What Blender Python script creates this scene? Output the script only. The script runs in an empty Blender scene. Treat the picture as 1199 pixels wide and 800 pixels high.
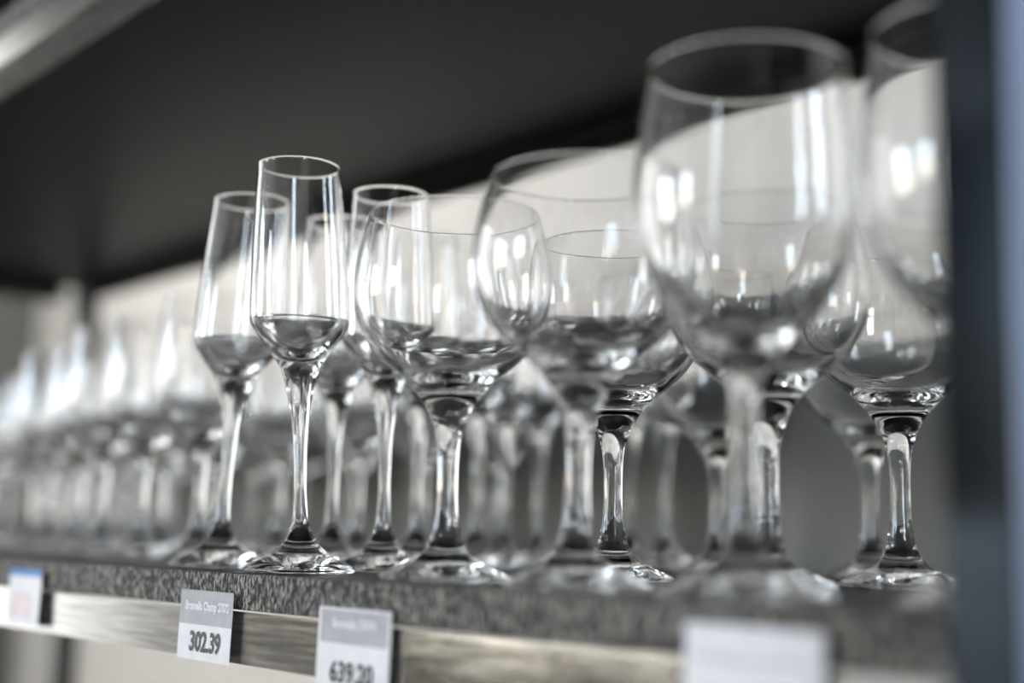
import bpy, bmesh, math, random
from mathutils import Vector, Matrix
random.seed(7)
sc = bpy.context.scene
SH = 1.10                      # height of the shelf surface above the floor (m)

# ------------------------------------------------------------------ camera
def make_camera(pitch=8.29, roll=1.18, yaw=40.34, h=.0202):
    p, r, y = map(math.radians, (pitch, roll, yaw))
    d = Vector((-math.cos(y)*math.cos(p), math.sin(y)*math.cos(p), math.sin(p)))
    r0 = d.cross(Vector((0, 0, 1))).normalized(); u0 = r0.cross(d)
    R = r0*math.cos(r) + u0*math.sin(r); U = u0*math.cos(r) - r0*math.sin(r)
    m = Matrix((R, U, -d)).transposed().to_4x4()
    m.translation = Vector((0, -.37, SH + h))
    cd = bpy.data.cameras.new('camera'); cam = bpy.data.objects.new('camera', cd)
    sc.collection.objects.link(cam); cam.matrix_world = m
    cd.sensor_width = 36; cd.lens = 1600/1199*36; cd.clip_start = .02; cd.clip_end = 60
    cd.dof.use_dof = True; cd.dof.focus_distance = .735; cd.dof.aperture_fstop = 2.2
    sc.camera = cam
make_camera()

# ------------------------------------------------------------------ world, view
w = bpy.data.worlds.new('world'); sc.world = w; w.use_nodes = True
w.node_tree.nodes['Background'].inputs[0].default_value = (.75, .86, 1, 1)
w.node_tree.nodes['Background'].inputs[1].default_value = .3
sc.view_settings.view_transform = 'Standard'; sc.view_settings.look = 'None'
sc.view_settings.gamma = 1; sc.view_settings.use_curve_mapping = False
sc.view_settings.exposure = 0.2
cy = sc.cycles
cy.max_bounces = 40; cy.transmission_bounces = 40; cy.glossy_bounces = 12; cy.diffuse_bounces = 4
cy.transparent_max_bounces = 16
cy.blur_glossy = .6; cy.sample_clamp_indirect = 12; cy.use_denoising = True

COL = sc.collection
# ------------------------------------------------------------------ materials
def mat(name, col=(.8, .8, .8), rough=.5, metal=0., **kw):
    m = bpy.data.materials.new(name); m.use_nodes = True
    b = m.node_tree.nodes['Principled BSDF']
    b.inputs['Base Color'].default_value = (*col, 1)
    b.inputs['Roughness'].default_value = rough; b.inputs['Metallic'].default_value = metal
    if 'spec' in kw: b.inputs['Specular IOR Level'].default_value = kw['spec']
    return m
def noise_col(m, c0, c1, scale=(1, 1, 1), ns=8., detail=4., lo=.35, hi=.65, bump=0., dist=.002, rough=None):
    nt = m.node_tree; b = nt.nodes['Principled BSDF']; N = nt.nodes.new; L = nt.links.new
    tc = N('ShaderNodeTexCoord'); mp = N('ShaderNodeMapping'); mp.inputs['Scale'].default_value = scale
    no = N('ShaderNodeTexNoise'); no.inputs['Scale'].default_value = ns; no.inputs['Detail'].default_value = detail
    cr = N('ShaderNodeValToRGB'); cr.color_ramp.elements[0].position = lo; cr.color_ramp.elements[1].position = hi
    cr.color_ramp.elements[0].color = (*c0, 1); cr.color_ramp.elements[1].color = (*c1, 1)
    L(tc.outputs['Object'], mp.inputs[0]); L(mp.outputs[0], no.inputs['Vector']); L(no.outputs['Fac'], cr.inputs[0])
    L(cr.outputs[0], b.inputs['Base Color'])
    if bump:
        bp = N('ShaderNodeBump'); bp.inputs['Strength'].default_value = bump; bp.inputs['Distance'].default_value = dist
        L(no.outputs['Fac'], bp.inputs['Height']); L(bp.outputs[0], b.inputs['Normal'])
    if rough:
        mr = N('ShaderNodeMapRange'); mr.inputs['To Min'].default_value = rough[0]; mr.inputs['To Max'].default_value = rough[1]
        L(no.outputs['Fac'], mr.inputs[0]); L(mr.outputs[0], b.inputs['Roughness'])
    return m
def emit(name, col, s):
    m = bpy.data.materials.new(name); m.use_nodes = True; nt = m.node_tree
    nt.nodes.remove(nt.nodes['Principled BSDF'])
    e = nt.nodes.new('ShaderNodeEmission'); e.inputs[0].default_value = (*col, 1); e.inputs[1].default_value = s
    nt.links.new(e.outputs[0], nt.nodes['Material Output'].inputs[0]); return m
def glass_mat():
    m = bpy.data.materials.new('clear_glass'); m.use_nodes = True; nt = m.node_tree
    nt.nodes.remove(nt.nodes['Principled BSDF'])
    g = nt.nodes.new('ShaderNodeBsdfGlass'); g.inputs['Color'].default_value = (1, 1, 1, 1)
    g.inputs['Roughness'].default_value = 0; g.inputs['IOR'].default_value = 1.52
    # faint uneven pressing of the glass
    tc = nt.nodes.new('ShaderNodeTexCoord'); no = nt.nodes.new('ShaderNodeTexNoise')
    no.inputs['Scale'].default_value = 55; no.inputs['Detail'].default_value = 1.5
    bp = nt.nodes.new('ShaderNodeBump'); bp.inputs['Strength'].default_value = .06; bp.inputs['Distance'].default_value = .002
    nt.links.new(tc.outputs['Object'], no.inputs['Vector']); nt.links.new(no.outputs['Fac'], bp.inputs['Height'])
    nt.links.new(bp.outputs[0], g.inputs['Normal'])
    nt.links.new(g.outputs[0], nt.nodes['Material Output'].inputs[0]); return m
GLASS = glass_mat()
M = {
 'board': noise_col(mat('charcoal_laminate', rough=.38, spec=.10), (.004, .004, .0038), (.011, .0107, .010), (1, 1, 1), 60, 5, .3, .7, .15, .0006),
 'edge': noise_col(mat('speckled_edge', rough=.8), (.012, .012, .012), (.50, .45, .40), (800, 800, 300), 1.0, 2.5, .46, .74, .5, .0006),
 'rail': noise_col(mat('galvanised_steel', rough=.33, metal=1.), (.28, .272, .258), (.50, .485, .46), (14, 320, 320), 1.2, 6, .3, .7, .3, .0006, (.10, .24)),
 'post': noise_col(mat('dark_painted_steel', rough=.09, metal=1.), (.036, .041, .047), (.055, .061, .069), (1, 1, 1), 20, 3),
 'blackpost': noise_col(mat('black_painted_steel', rough=.5), (.012, .012, .013), (.02, .02, .021), (1, 1, 1), 20, 3),
 'flange': mat('blue_grey_paint', (.22, .28, .42), .4),  # blue-grey colour stands in for bluish light on the post's side
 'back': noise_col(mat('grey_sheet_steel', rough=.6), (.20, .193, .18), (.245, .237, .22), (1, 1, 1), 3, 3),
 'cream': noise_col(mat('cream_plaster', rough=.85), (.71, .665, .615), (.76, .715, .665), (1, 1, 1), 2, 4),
 'greywall': noise_col(mat('grey_plaster', rough=.85), (.085, .085, .082), (.105, .105, .10), (1, 1, 1), 2, 4),
 'darkwall': noise_col(mat('dark_paint', rough=.85), (.035, .035, .036), (.05, .05, .05), (1, 1, 1), 2, 4),
 'bluedado': mat('pale_blue_dado', (.66, .72, .80), .6),
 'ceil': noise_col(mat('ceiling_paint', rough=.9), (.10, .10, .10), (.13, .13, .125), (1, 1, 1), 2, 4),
 'floor': noise_col(mat('floor_screed', rough=.4), (.30, .27, .23), (.40, .37, .32), (1, 1, 1), 2.5, 6, .3, .7),
 'paper': noise_col(mat('tag_paper', rough=.45), (.74, .72, .76), (.80, .78, .81), (1, 1, 1), 90, 2),
 'band': noise_col(mat('tag_grey_print', rough=.5), (.36, .35, .38), (.42, .41, .44), (1, 1, 1), 120, 2),
 'ink': mat('black_ink', (.012, .010, .014), .5),
 'white_ink': mat('white_ink', (.78, .76, .80), .5),
 'blue_ink': mat('blue_ink', (.02, .20, .55), .5),
 'pink_ink': noise_col(mat('pink_ink', rough=.5), (.72, .52, .54), (.80, .70, .72), (1, 1, 1), 70, 3),
 'dado': mat('dark_green_dado', (.030, .036, .024), .5),
 'frame': mat('window_frame_paint', (.6, .6, .58), .5),
 'sky': emit('daylight_upper_pane', (.70, .85, 1.0), 26),
 'street': emit('daylight_lower_pane', (1.0, .93, .80), 19),
 'shop': emit('daylight_shopfront_pane', (.97, .985, 1.0), 3.3),
 'lamp': emit('lamp_diffuser', (1.0, .97, .92), 38),
}

# ------------------------------------------------------------------ helpers
def link(name, me, m=None, parent=None, smooth=False):
    o = bpy.data.objects.new(name, me); COL.objects.link(o)
    if m: me.materials.append(m)
    if parent: o.parent = parent
    if smooth:
        for p in me.polygons: p.use_smooth = True
    return o
def tag(o, label=None, cat=None, group=None, kind=None):
    for k, v in (('label', label), ('category', cat), ('group', group), ('kind', kind)):
        if v: o[k] = v
    return o
def empty(name, loc):
    o = bpy.data.objects.new(name, None); COL.objects.link(o); o.location = loc; o.empty_display_size = .05
    return o
def box(name, lo, hi, m, parent=None, bevel=0.):
    bm = bmesh.new(); bmesh.ops.create_cube(bm, size=1)
    c = [(a+b)/2 for a, b in zip(lo, hi)]; s = [b-a for a, b in zip(lo, hi)]
    for v in bm.verts: v.co = Vector([v.co[i]*s[i] for i in range(3)])
    if bevel: bmesh.ops.bevel(bm, geom=bm.edges[:], offset=bevel, segments=2, affect='EDGES', profile=.6)
    me = bpy.data.meshes.new(name); bm.to_mesh(me); bm.free()
    o = link(name, me, m, parent); o.location = c
    return o
def struct(o): o['kind'] = 'structure'; return o
def prism(name, pts, x0, x1, m, parent=None, bevel=0.):
    """outline in the y-z plane drawn out along x"""
    bm = bmesh.new()
    a = [bm.verts.new((x0, y, z)) for y, z in pts]; b = [bm.verts.new((x1, y, z)) for y, z in pts]
    n = len(pts)
    bm.faces.new(a); bm.faces.new(b[::-1])
    for i in range(n): bm.faces.new((a[i], b[i], b[(i+1) % n], a[(i+1) % n]))
    bmesh.ops.recalc_face_normals(bm, faces=bm.faces[:])
    if bevel: bmesh.ops.bevel(bm, geom=[e for e in bm.edges if abs(e.verts[0].co.x-e.verts[1].co.x) > .1], offset=bevel, segments=2, affect='EDGES')
    me = bpy.data.meshes.new(name); bm.to_mesh(me); bm.free()
    return link(name, me, m, parent)

# ------------------------------------------------------------------ the shop around the shelf
struct(box('floor', (-4.6, -5.1, -.1), (2.6, 1.25, 0), M['floor']))
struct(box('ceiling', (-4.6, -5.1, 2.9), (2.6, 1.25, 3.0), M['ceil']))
struct(box('wall_back', (-4.6, 1.15, 0), (2.6, 1.25, 2.9), M['cream']))
struct(box('wall_left', (-4.6, -5.1, 0), (-4.5, 1.15, 2.9), M['cream']))
struct(box('wall_right', (2.5, -5.1, 0), (2.6, 1.15, 2.9), M['cream']))
struct(box('wall_front', (-4.5, -5.1, 0), (2.5, -5.0, 2.9), M['darkwall']))
struct(box('wall_partition', (-4.08, .30, 0), (-3.96, 1.15, 2.9), M['greywall']))

def window(n, axis, pos, a0, a1, z0, z1, zsplit, nrm, nv=1, up='sky', low='street'):
    """daylit shop window: frame with mullions, upper and lower panes; axis 'x' = lies in a wall x = pos"""
    def bb(name, u0, u1, lo, hi, d0, d1, m, par):
        c0, c1 = sorted((pos+nrm*d0, pos+nrm*d1))
        if axis == 'x': return box(name, (c0, u0, lo), (c1, u1, hi), m, par)
        return box(name, (u0, c0, lo), (u1, c1, hi), m, par)
    root = empty('window_%d' % n, (0, 0, 0)); struct(root)
    t = .05
    bb('jamb', a0-t, a0, z0-t, z1+t, 0, .05, M['frame'], root); bb('jamb', a1, a1+t, z0-t, z1+t, 0, .05, M['frame'], root)
    bb('sill', a0, a1, z0-t, z0, 0, .07, M['frame'], root); bb('head', a0, a1, z1, z1+t, 0, .05, M['frame'], root)
    bb('transom', a0, a1, zsplit-.02, zsplit+.02, 0, .045, M['frame'], root)
    for k in range(nv):
        u0, u1 = a0+(a1-a0)*k/nv, a0+(a1-a0)*(k+1)/nv
        if k: bb('mullion', u0-.03, u0+.03, z0, z1, .013, .05, M['frame'], root)
        bb('pane', u0, u1, zsplit+.02, z1, .004, .012, M[up], root)
        bb('pane', u0, u1, z0, zsplit-.02, .004, .012, M[low], root)
window(1, 'x', -4.5, -4.60, -3.10, 1.05, 2.70, 1.75, 1, 2)
window(2, 'x', 2.5, -1.2, -.7, .9, 2.4, 1.3, -1, 1)
window(3, 'x', -4.5, -1.55, -.35, .35, 2.70, 2.0, 1, 3, 'shop', 'shop')
window(4, 'y', -5.0, -2.75, -2.05, 1.10, 2.70, 1.85, 1, 1)
struct(box('trim_1', (-4.5, -5.0, 0), (-4.47, -2.25, 1.08), M['dado']))  # unseen dark green slab, added to darken the front rail's reflection
struct(box('trim_2', (-4.47, -5.0, 0), (2.5, -4.97, 1.25), M['bluedado']))  # unseen pale slab, added to lighten the low reflection in the post

def added_wall_wash(x, y, lx, ly, label):
    r = empty('ceiling_lamp', (x, y, 2.9)); tag(r, label, 'lamp', 'ceiling lamps of the shop')
    box('housing', (-lx/2-.02, -ly/2-.02, -.06), (lx/2+.02, ly/2+.02, -.001), M['frame'], r, .004)
    box('diffuser', (-lx/2, -ly/2, -.068), (lx/2, ly/2, -.061), M['lamp'], r)
added_wall_wash(-2.55, .86, 1.8, .16, 'long white ceiling lamp over the gap behind the shelf')  # unseen lamp, added to brighten the wall behind the shelf

# ------------------------------------------------------------------ shelving unit
X0, X1, DEP = -2.19, -.187, .53
unit = empty('shelving_unit', (-1.2, .25, 0))
tag(unit, 'dark metal shelving unit with charcoal boards and steel front rails', 'shelf')
INV = Matrix.Translation((1.2, -.25, 0))
def under(o):
    o.location = o.location + Vector((1.2, -.25, 0)); o.parent = unit; return o
def shelf(z):
    under(box('shelf_board', (X0, .004, z-.0195), (X1, DEP, z), M['board']))
    under(box('edge_band', (X0, 0, z-.0190), (X1, .0038, z-.0002), M['edge'], None, .0009))
    t = .0025; zt = z-.0202; zb = z-.0472
    under(prism('front_rail', [(0, zt), (0, zb), (.032, zb), (.032, zb+t), (t, zb+t), (t, zt)], X0, X1, M['rail'], None, .0007))
    under(prism('back_rail', [(DEP, zt), (DEP, zb), (DEP-.010, zb), (DEP-.010, zb+t), (DEP-t, zb+t), (DEP-t, zt)], X0, X1, M['board']))
    for x in (X0+.002, X1-.032):
        under(box('side_rail', (x, .034, zb), (x+.03, DEP-.034, zt-.0005), M['blackpost']))
for z in (SH-.62, SH, SH+.44, SH+.88): shelf(z)
for x0, x1, y0, y1 in ((-.2138, -.1905, -.030, -.0250), (X0-.01, X0+.012, -.030, -.0015),
                       (-.2138, -.1948, DEP+.001, DEP+.03), (X0, X0+.03, DEP+.001, DEP+.031)):
    under(box('post', (x0, y0, 0), (x1, y1, 2.15), M['post'] if y0 < 0 and x0 > -1 else M['blackpost'], None, .0015))
under(box('post_flange', (-.1903, -.0298, 0), (-.1880, -.0015, 2.15), M['flange'], None, .0004))  # side strip of the post, tinted for blue light from the right
under(box('back_panel', (X0+.03, DEP-.006, SH+.0005), (-.215, DEP-.003, SH+.165), M['back']))  # grey sheet added to give the darker zone behind the stems

# ------------------------------------------------------------------ glasses
def spline(pts, n):
    out = []
    for i in range(len(pts)-1):
        p0 = pts[max(i-1, 0)]; p1 = pts[i]; p2 = pts[i+1]; p3 = pts[min(i+2, len(pts)-1)]
        for k in range(n):
            t = k/n
            out.append(tuple(.5*(2*p1[j]+(p2[j]-p0[j])*t+(2*p0[j]-5*p1[j]+4*p2[j]-p3[j])*t*t+(3*p1[j]-p0[j]-3*p2[j]+p3[j])*t**3) for j in (0, 1)))
    out.append(pts[-1]); return [(max(r, 0.), z) for r, z in out]
SEG = 72
def lathe(name, prof):
    vs, fs, rings = [], [], []
    for r, z in prof:
        if r < 1e-5: rings.append([len(vs)]); vs.append((0, 0, z))
        else:
            rings.append(list(range(len(vs), len(vs)+SEG)))
            vs += [(r*math.cos(2*math.pi*k/SEG), r*math.sin(2*math.pi*k/SEG), z) for k in range(SEG)]
    for a, b in zip(rings, rings[1:]):
        for k in range(SEG):
            k2 = (k+1) % SEG
            if len(a) == 1: fs.append((a[0], b[k2], b[k]))
            elif len(b) == 1: fs.append((a[k], a[k2], b[0]))
            else: fs.append((a[k], a[k2], b[k2], b[k]))
    me = bpy.data.meshes.new(name); me.from_pydata(vs, [], fs)
    me.materials.append(GLASS)
    for p in me.polygons: p.use_smooth = True
    return me
def glass_meshes(kind, foot, stem, outer, inner, rim_t):
    """foot, stem, outer, inner: (radius, height) outlines from the table upwards, inner from the rim down"""
    R = foot[0][0]
    under_ = [(0, .0016), (R*.5, .0013), (R*.86, .0004), (R*.93, 0), (R-.0006, .0005)]
    f = spline(under_, 5)[:-1] + spline(foot, 6)
    s = spline(stem, 7)
    ro, zo = outer[-1]; ri = inner[0][0]; c = ((ro+ri)/2, zo); rr = (ro-ri)/2
    rim = [(c[0]+rr*math.cos(a), c[1]+rr*math.sin(a)) for a in [math.pi*k/6 for k in range(1, 6)]]
    b = spline(outer, 7) + rim + spline(inner, 7)
    return {'foot': lathe(kind+'_foot', f), 'stem': lathe(kind+'_stem', s), 'bowl': lathe(kind+'_bowl', b)}
KINDS = {
 'champagne_flute': glass_meshes('champagne_flute',
   [(.0312, .0010), (.0314, .0019), (.030, .0028), (.0240, .0070), (.0152, .0115), (.0104, .0155), (.0076, .0200)],
   [(.0076, .0200), (.0058, .0245), (.0046, .0300), (.0037, .0420), (.0034, .0540), (.0037, .0680), (.0045, .0810), (.0058, .0920), (.0073, .1000)],
   [(.0073, .1000), (.0093, .1085), (.0122, .1160), (.0175, .1240), (.0240, .1325), (.0277, .1385), (.0283, .1430), (.0279, .1600), (.0267, .1850), (.0252, .2100), (.0238, .2315)],
   [(.0227, .2315), (.0241, .2100), (.0256, .1850), (.0267, .1600), (.0269, .1440), (.0258, .1392), (.0205, .1330), (.0125, .1255), (.0065, .1212), (.0025, .1196), (0, .1192)], .001),
 'balloon_glass': glass_meshes('balloon_glass',
   [(.0325, .0010), (.0328, .0020), (.0312, .0030), (.0240, .0062), (.0165, .0096), (.0118, .0130), (.0098, .0158)],
   [(.0098, .0158), (.0080, .0200), (.0066, .0260), (.0056, .0340), (.0051, .0440), (.0051, .0540), (.0057, .0640), (.0072, .0730), (.0100, .0810), (.0135, .0870)],
   [(.0135, .0870), (.0172, .0915), (.0225, .0975), (.0310, .1045), (.0395, .1130), (.0460, .1240), (.0490, .1370), (.0490, .1490), (.0474, .1600), (.0450, .1710), (.0424, .1800)],
   [(.0413, .1800), (.0439, .1708), (.0462, .1600), (.0478, .1490), (.0478, .1374), (.0447, .1250), (.0380, .1142), (.0295, .1065), (.0205, .1008), (.0120, .0975), (.0050, .0962), (0, .0960)], .001),
 'wine_glass': glass_meshes('wine_glass',
   [(.0345, .0010), (.0348, .0020), (.0330, .0030), (.0250, .0062), (.0165, .0098), (.0115, .0135), (.0090, .0170)],
   [(.0090, .0170), (.0072, .0225), (.0059, .0300), (.0051, .0420), (.0049, .0550), (.0052, .0680), (.0061, .0780), (.0080, .0860)],
   [(.0080, .0860), (.0120, .0915), (.0190, .0985), (.0275, .1075), (.0352, .1190), (.0408, .1330), (.0434, .1480), (.0436, .1620), (.0424, .1780), (.0408, .1930), (.0392, .2060)],
   [(.0381, .2060), (.0397, .1930), (.0413, .1780), (.0424, .1620), (.0422, .1484), (.0395, .1340), (.0338, .1208), (.0262, .1100), (.0180, .1020), (.0100, .0972), (.0040, .0956), (0, .0953)], .001),
 'tulip_glass': glass_meshes('tulip_glass',
   [(.0330, .0010), (.0332, .0020), (.0315, .0030), (.0235, .0062), (.0150, .0098), (.0100, .0140), (.0078, .0180)],
   [(.0078, .0180), (.0060, .0240), (.0048, .0330), (.0042, .0450), (.0042, .0560), (.0046, .0660), (.0055, .0750), (.0075, .0820)],
   [(.0075, .0820), (.0115, .0870), (.0190, .0940), (.0275, .1040), (.0335, .1150), (.0364, .1280), (.0370, .1400), (.0358, .1560), (.0338, .1750), (.0312, .1950)],
   [(.0301, .1950), (.0327, .1750), (.0347, .1560), (.0358, .1400), (.0352, .1284), (.0322, .1162), (.0260, .1062), (.0175, .0978), (.0090, .0930), (.0035, .0916), (0, .0913)], .001),
}
TOP = SH + .0003
protos = {}
def glass(kind, x, y, label, group, lean=0.):
    r = empty(kind, (x, y, TOP)); tag(r, label, kind.replace('_', ' '), group)
    if lean:                       # stem set slightly askew: own meshes, sheared above the foot
        for n in ('foot', 'stem', 'bowl'):
            me = KINDS[kind][n].copy()
            for v in me.vertices:
                k = lean*max(0., v.co.z-.015)/.2
                v.co.x += .646*k; v.co.y += .763*k
            link(n, me, None, r)
    elif kind not in protos:
        protos[kind] = [link(n, KINDS[kind][n], None, r) for n in ('foot', 'stem', 'bowl')]
    else:
        r.rotation_euler.z = random.uniform(0, 6.28)
        for p in protos[kind]:
            c = p.copy(); COL.objects.link(c); c.parent = r
    PLACED.append((x, y, {'champagne_flute': .032, 'balloon_glass': .049, 'wine_glass': .0436, 'tulip_glass': .037}[kind]))
PLACED = []
GF, GB, GW, GT = 'champagne flutes on the shelf', 'balloon glasses on the shelf', 'tall wine glasses at the near end', 'tulip glasses at the far end of the shelf'
for x, y, lab, lean in (
    (-.661, .040, 'sharp champagne flute at the shelf edge above the 302.39 tag, tallest of the flutes', -.0092),
    (-.767, .048, 'champagne flute at the shelf edge just left of the sharpest flute', .0085),
    (-.681, .110, 'champagne flute half hidden behind the left side of the sharp balloon glass', -.0025),
    (-.769, .130, 'champagne flute seen between the sharpest flute and the one behind balloon glass', 0),
    (-.771, .201, 'champagne flute whose stem shows just left of the sharp balloon glass stem', 0),
    (-.798, .276, 'champagne flute whose stem shows just right of the sharp balloon glass stem', 0),
    (-.865, .360, 'champagne flute in the back, its stem between two balloon glass stems', 0)):
    glass('champagne_flute', x, y, lab, GF, lean)
glass('balloon_glass', -.4321, .0352, 'blurred balloon glass at the shelf edge, second from the flutes', GB, .003)
for x, y, lab in (
    (-.5298, .0405, 'sharp balloon glass at the shelf edge right of the flutes'),
    (-.524, .148, 'balloon glass behind and right of the second balloon glass, stem in clear view'),
    (-.417, .145, 'balloon glass directly behind the nearest tall wine glass'),
    (-.411, .245, 'balloon glass with crisp stem near the dark post'),
    (-.635, .360, 'balloon glass in the third row, bowl showing between wine glass and balloon glasses'),
    (-.538, .400, 'balloon glass far back, dim stem left of the stem near the post')):
    glass('balloon_glass', x, y, lab, GB)
glass('wine_glass', -.3390, .0345, 'tall wine glass at the shelf edge, largest in view and very blurred', GW, .002)
for x, y, lab in (
    (-.252, .064, 'tall wine glass cut off by the dark post'),):
    glass('wine_glass', x, y, lab, GW)
for x, y, lab in (
    (-.920, .112, 'tulip glass half hidden behind the leftmost champagne flute'),
    (-1.052, .130, 'blurred tulip glass, second to the left of the champagne flutes'),
    (-1.136, .133, 'blurred tulip glass, third to the left of the champagne flutes'),
    (-1.262, .166, 'blurred tulip glass, second from the left edge of the picture'),
    (-1.342, .168, 'blurred tulip glass nearest to the left edge of the picture')):
    glass('tulip_glass', x, y, lab, GT)
# back rows
GBK = 'tulip glasses in the blurred back rows'
for j, yy in enumerate((.235, .335, .445)):
    x = -.90 - .04*j
    while x > -2.06:
        px, py = x+random.uniform(-.008, .008), yy+random.uniform(-.006, .006)
        x -= .112 + .01*(j % 2)
        if all(math.hypot(px-a, py-b) > .038+c for a, b, c in PLACED):
            glass('tulip_glass', px, py, 'tulip glass in the crowded blurred back rows at the far left', GBK)
for px, py in ((-.897, .425), (-.755, .435), (-.815, .455)):
    glass('champagne_flute', px, py, 'dim champagne flute in the last blurred row before the grey back panel', 'champagne flutes in the last row')

# ------------------------------------------------------------------ price tags
def text_mesh(s, height, width, bold=0.):
    cu = bpy.data.curves.new('t', 'FONT'); cu.body = s; cu.align_x = 'CENTER'; cu.align_y = 'CENTER'; cu.offset = bold
    cu.resolution_u = 3
    o = bpy.data.objects.new('t', cu); COL.objects.link(o)
    dg = bpy.context.evaluated_depsgraph_get(); dg.update()
    me = bpy.data.meshes.new_from_object(o.evaluated_get(dg)); bpy.data.objects.remove(o)
    me.materials.clear()
    xs = [v.co.x for v in me.vertices]; ys = [v.co.y for v in me.vertices]
    cx, cyy = (max(xs)+min(xs))/2, (max(ys)+min(ys))/2
    kx, ky = width/(max(xs)-min(xs)), height/(max(ys)-min(ys))
    for v in me.vertices: v.co = Vector(((v.co.x-cx)*kx, 0, (v.co.y-cyy)*ky))
    return me
TW, TH = .060, .0375
def price_tag(xc, ztop, label, parts, curl=.0012, tilt=0.):
    r = empty('price_tag', (xc, -.0030, SH+ztop-TH/2)); tag(r, label, 'price tag', 'price tags on the front rail'); r.rotation_euler = (0, tilt, 0)
    bend = lambda u, v: curl*(u/(TW/2))**2*(1 if u > 0 else .4) - .0004*math.sin(v*90)
    def card(name, u0, u1, v0, v1, off, th, m):
        nx, nz = 12, 4; vs = []; fs = []
        for s in (0, 1):
            for j in range(nz+1):
                for i in range(nx+1):
                    u = u0+(u1-u0)*i/nx; v = v0+(v1-v0)*j/nz
                    vs.append((u, -off+bend(u, v)*-1+(th if s else 0), v))
        n = (nx+1)*(nz+1); idx = lambda s, j, i: s*n+j*(nx+1)+i
        for j in range(nz):
            for i in range(nx):
                fs.append((idx(0, j, i), idx(0, j, i+1), idx(0, j+1, i+1), idx(0, j+1, i)))
                fs.append((idx(1, j, i), idx(1, j+1, i), idx(1, j+1, i+1), idx(1, j, i+1)))
        for i in range(nx):
            fs.append((idx(0, 0, i), idx(1, 0, i), idx(1, 0, i+1), idx(0, 0, i+1)))
            fs.append((idx(0, nz, i), idx(0, nz, i+1), idx(1, nz, i+1), idx(1, nz, i)))
        for j in range(nz):
            fs.append((idx(0, j, 0), idx(0, j+1, 0), idx(1, j+1, 0), idx(1, j, 0)))
            fs.append((idx(0, j, nx), idx(1, j, nx), idx(1, j+1, nx), idx(0, j+1, nx)))
        me = bpy.data.meshes.new(name); me.from_pydata(vs, [], fs); return link(name, me, m, r)
    card('card', -TW/2, TW/2, -TH/2, TH/2, 0, .0004, M['paper'])
    for p in parts:
        if p[0] == 'band': band = card(p[1], p[2], p[3], p[4], p[5], .00012, .0001, M[p[6]])
        else:
            _, name, s, u, v, hh, ww, bold, mk = p
            me = text_mesh(s, hh, ww, bold)
            for q in me.vertices:
                q.co.x += u; q.co.z += v; q.co.y = -.00028-bend(q.co.x, q.co.z)
            link(name, me, M[mk], band if name == 'product_name' else r)
H2 = TH/2
price_tag(-.685, -.0105, 'sharp white price tag reading 302.39 below the flutes', [
    ('band', 'header_band', -TW/2, TW/2, H2-.0185, H2, 'band'),
    ('text', 'product_name', 'Bromelia Champ 27072', .001, H2-.0090, .0066, .050, .045, 'white_ink'),
    ('text', 'price', '302.39', .001, -.0088, .0115, .035, .034, 'ink')])
price_tag(-.542, -.0130, 'blurred white price tag with grey header under the sharp balloon glass', [
    ('band', 'header_band', -TW/2+.002, TW/2-.002, H2-.0165, H2-.001, 'band'),
    ('text', 'product_name', 'Bromelia 27074', 0, H2-.0072, .0046, .036, .03, 'white_ink'),
    ('text', 'price', '639.20', 0, -.0108, .0105, .036, .034, 'ink')], .0006)
price_tag(-.3045, -.0070, 'large very blurred pale price tag under the tall wine glass', [
    ('band', 'header_band', -TW/2+.002, TW/2-.002, H2-.0120, H2-.0110, 'band')], .0006)
price_tag(-.9435, -.0065, 'blurred pinkish price tag with blue top at the left edge', [
    ('band', 'blue_strip', -TW/2, TW/2, H2-.0045, H2, 'blue_ink'),
    ('band', 'pink_print', -.024, .012, -.0135, .002, 'pink_ink')], .002)
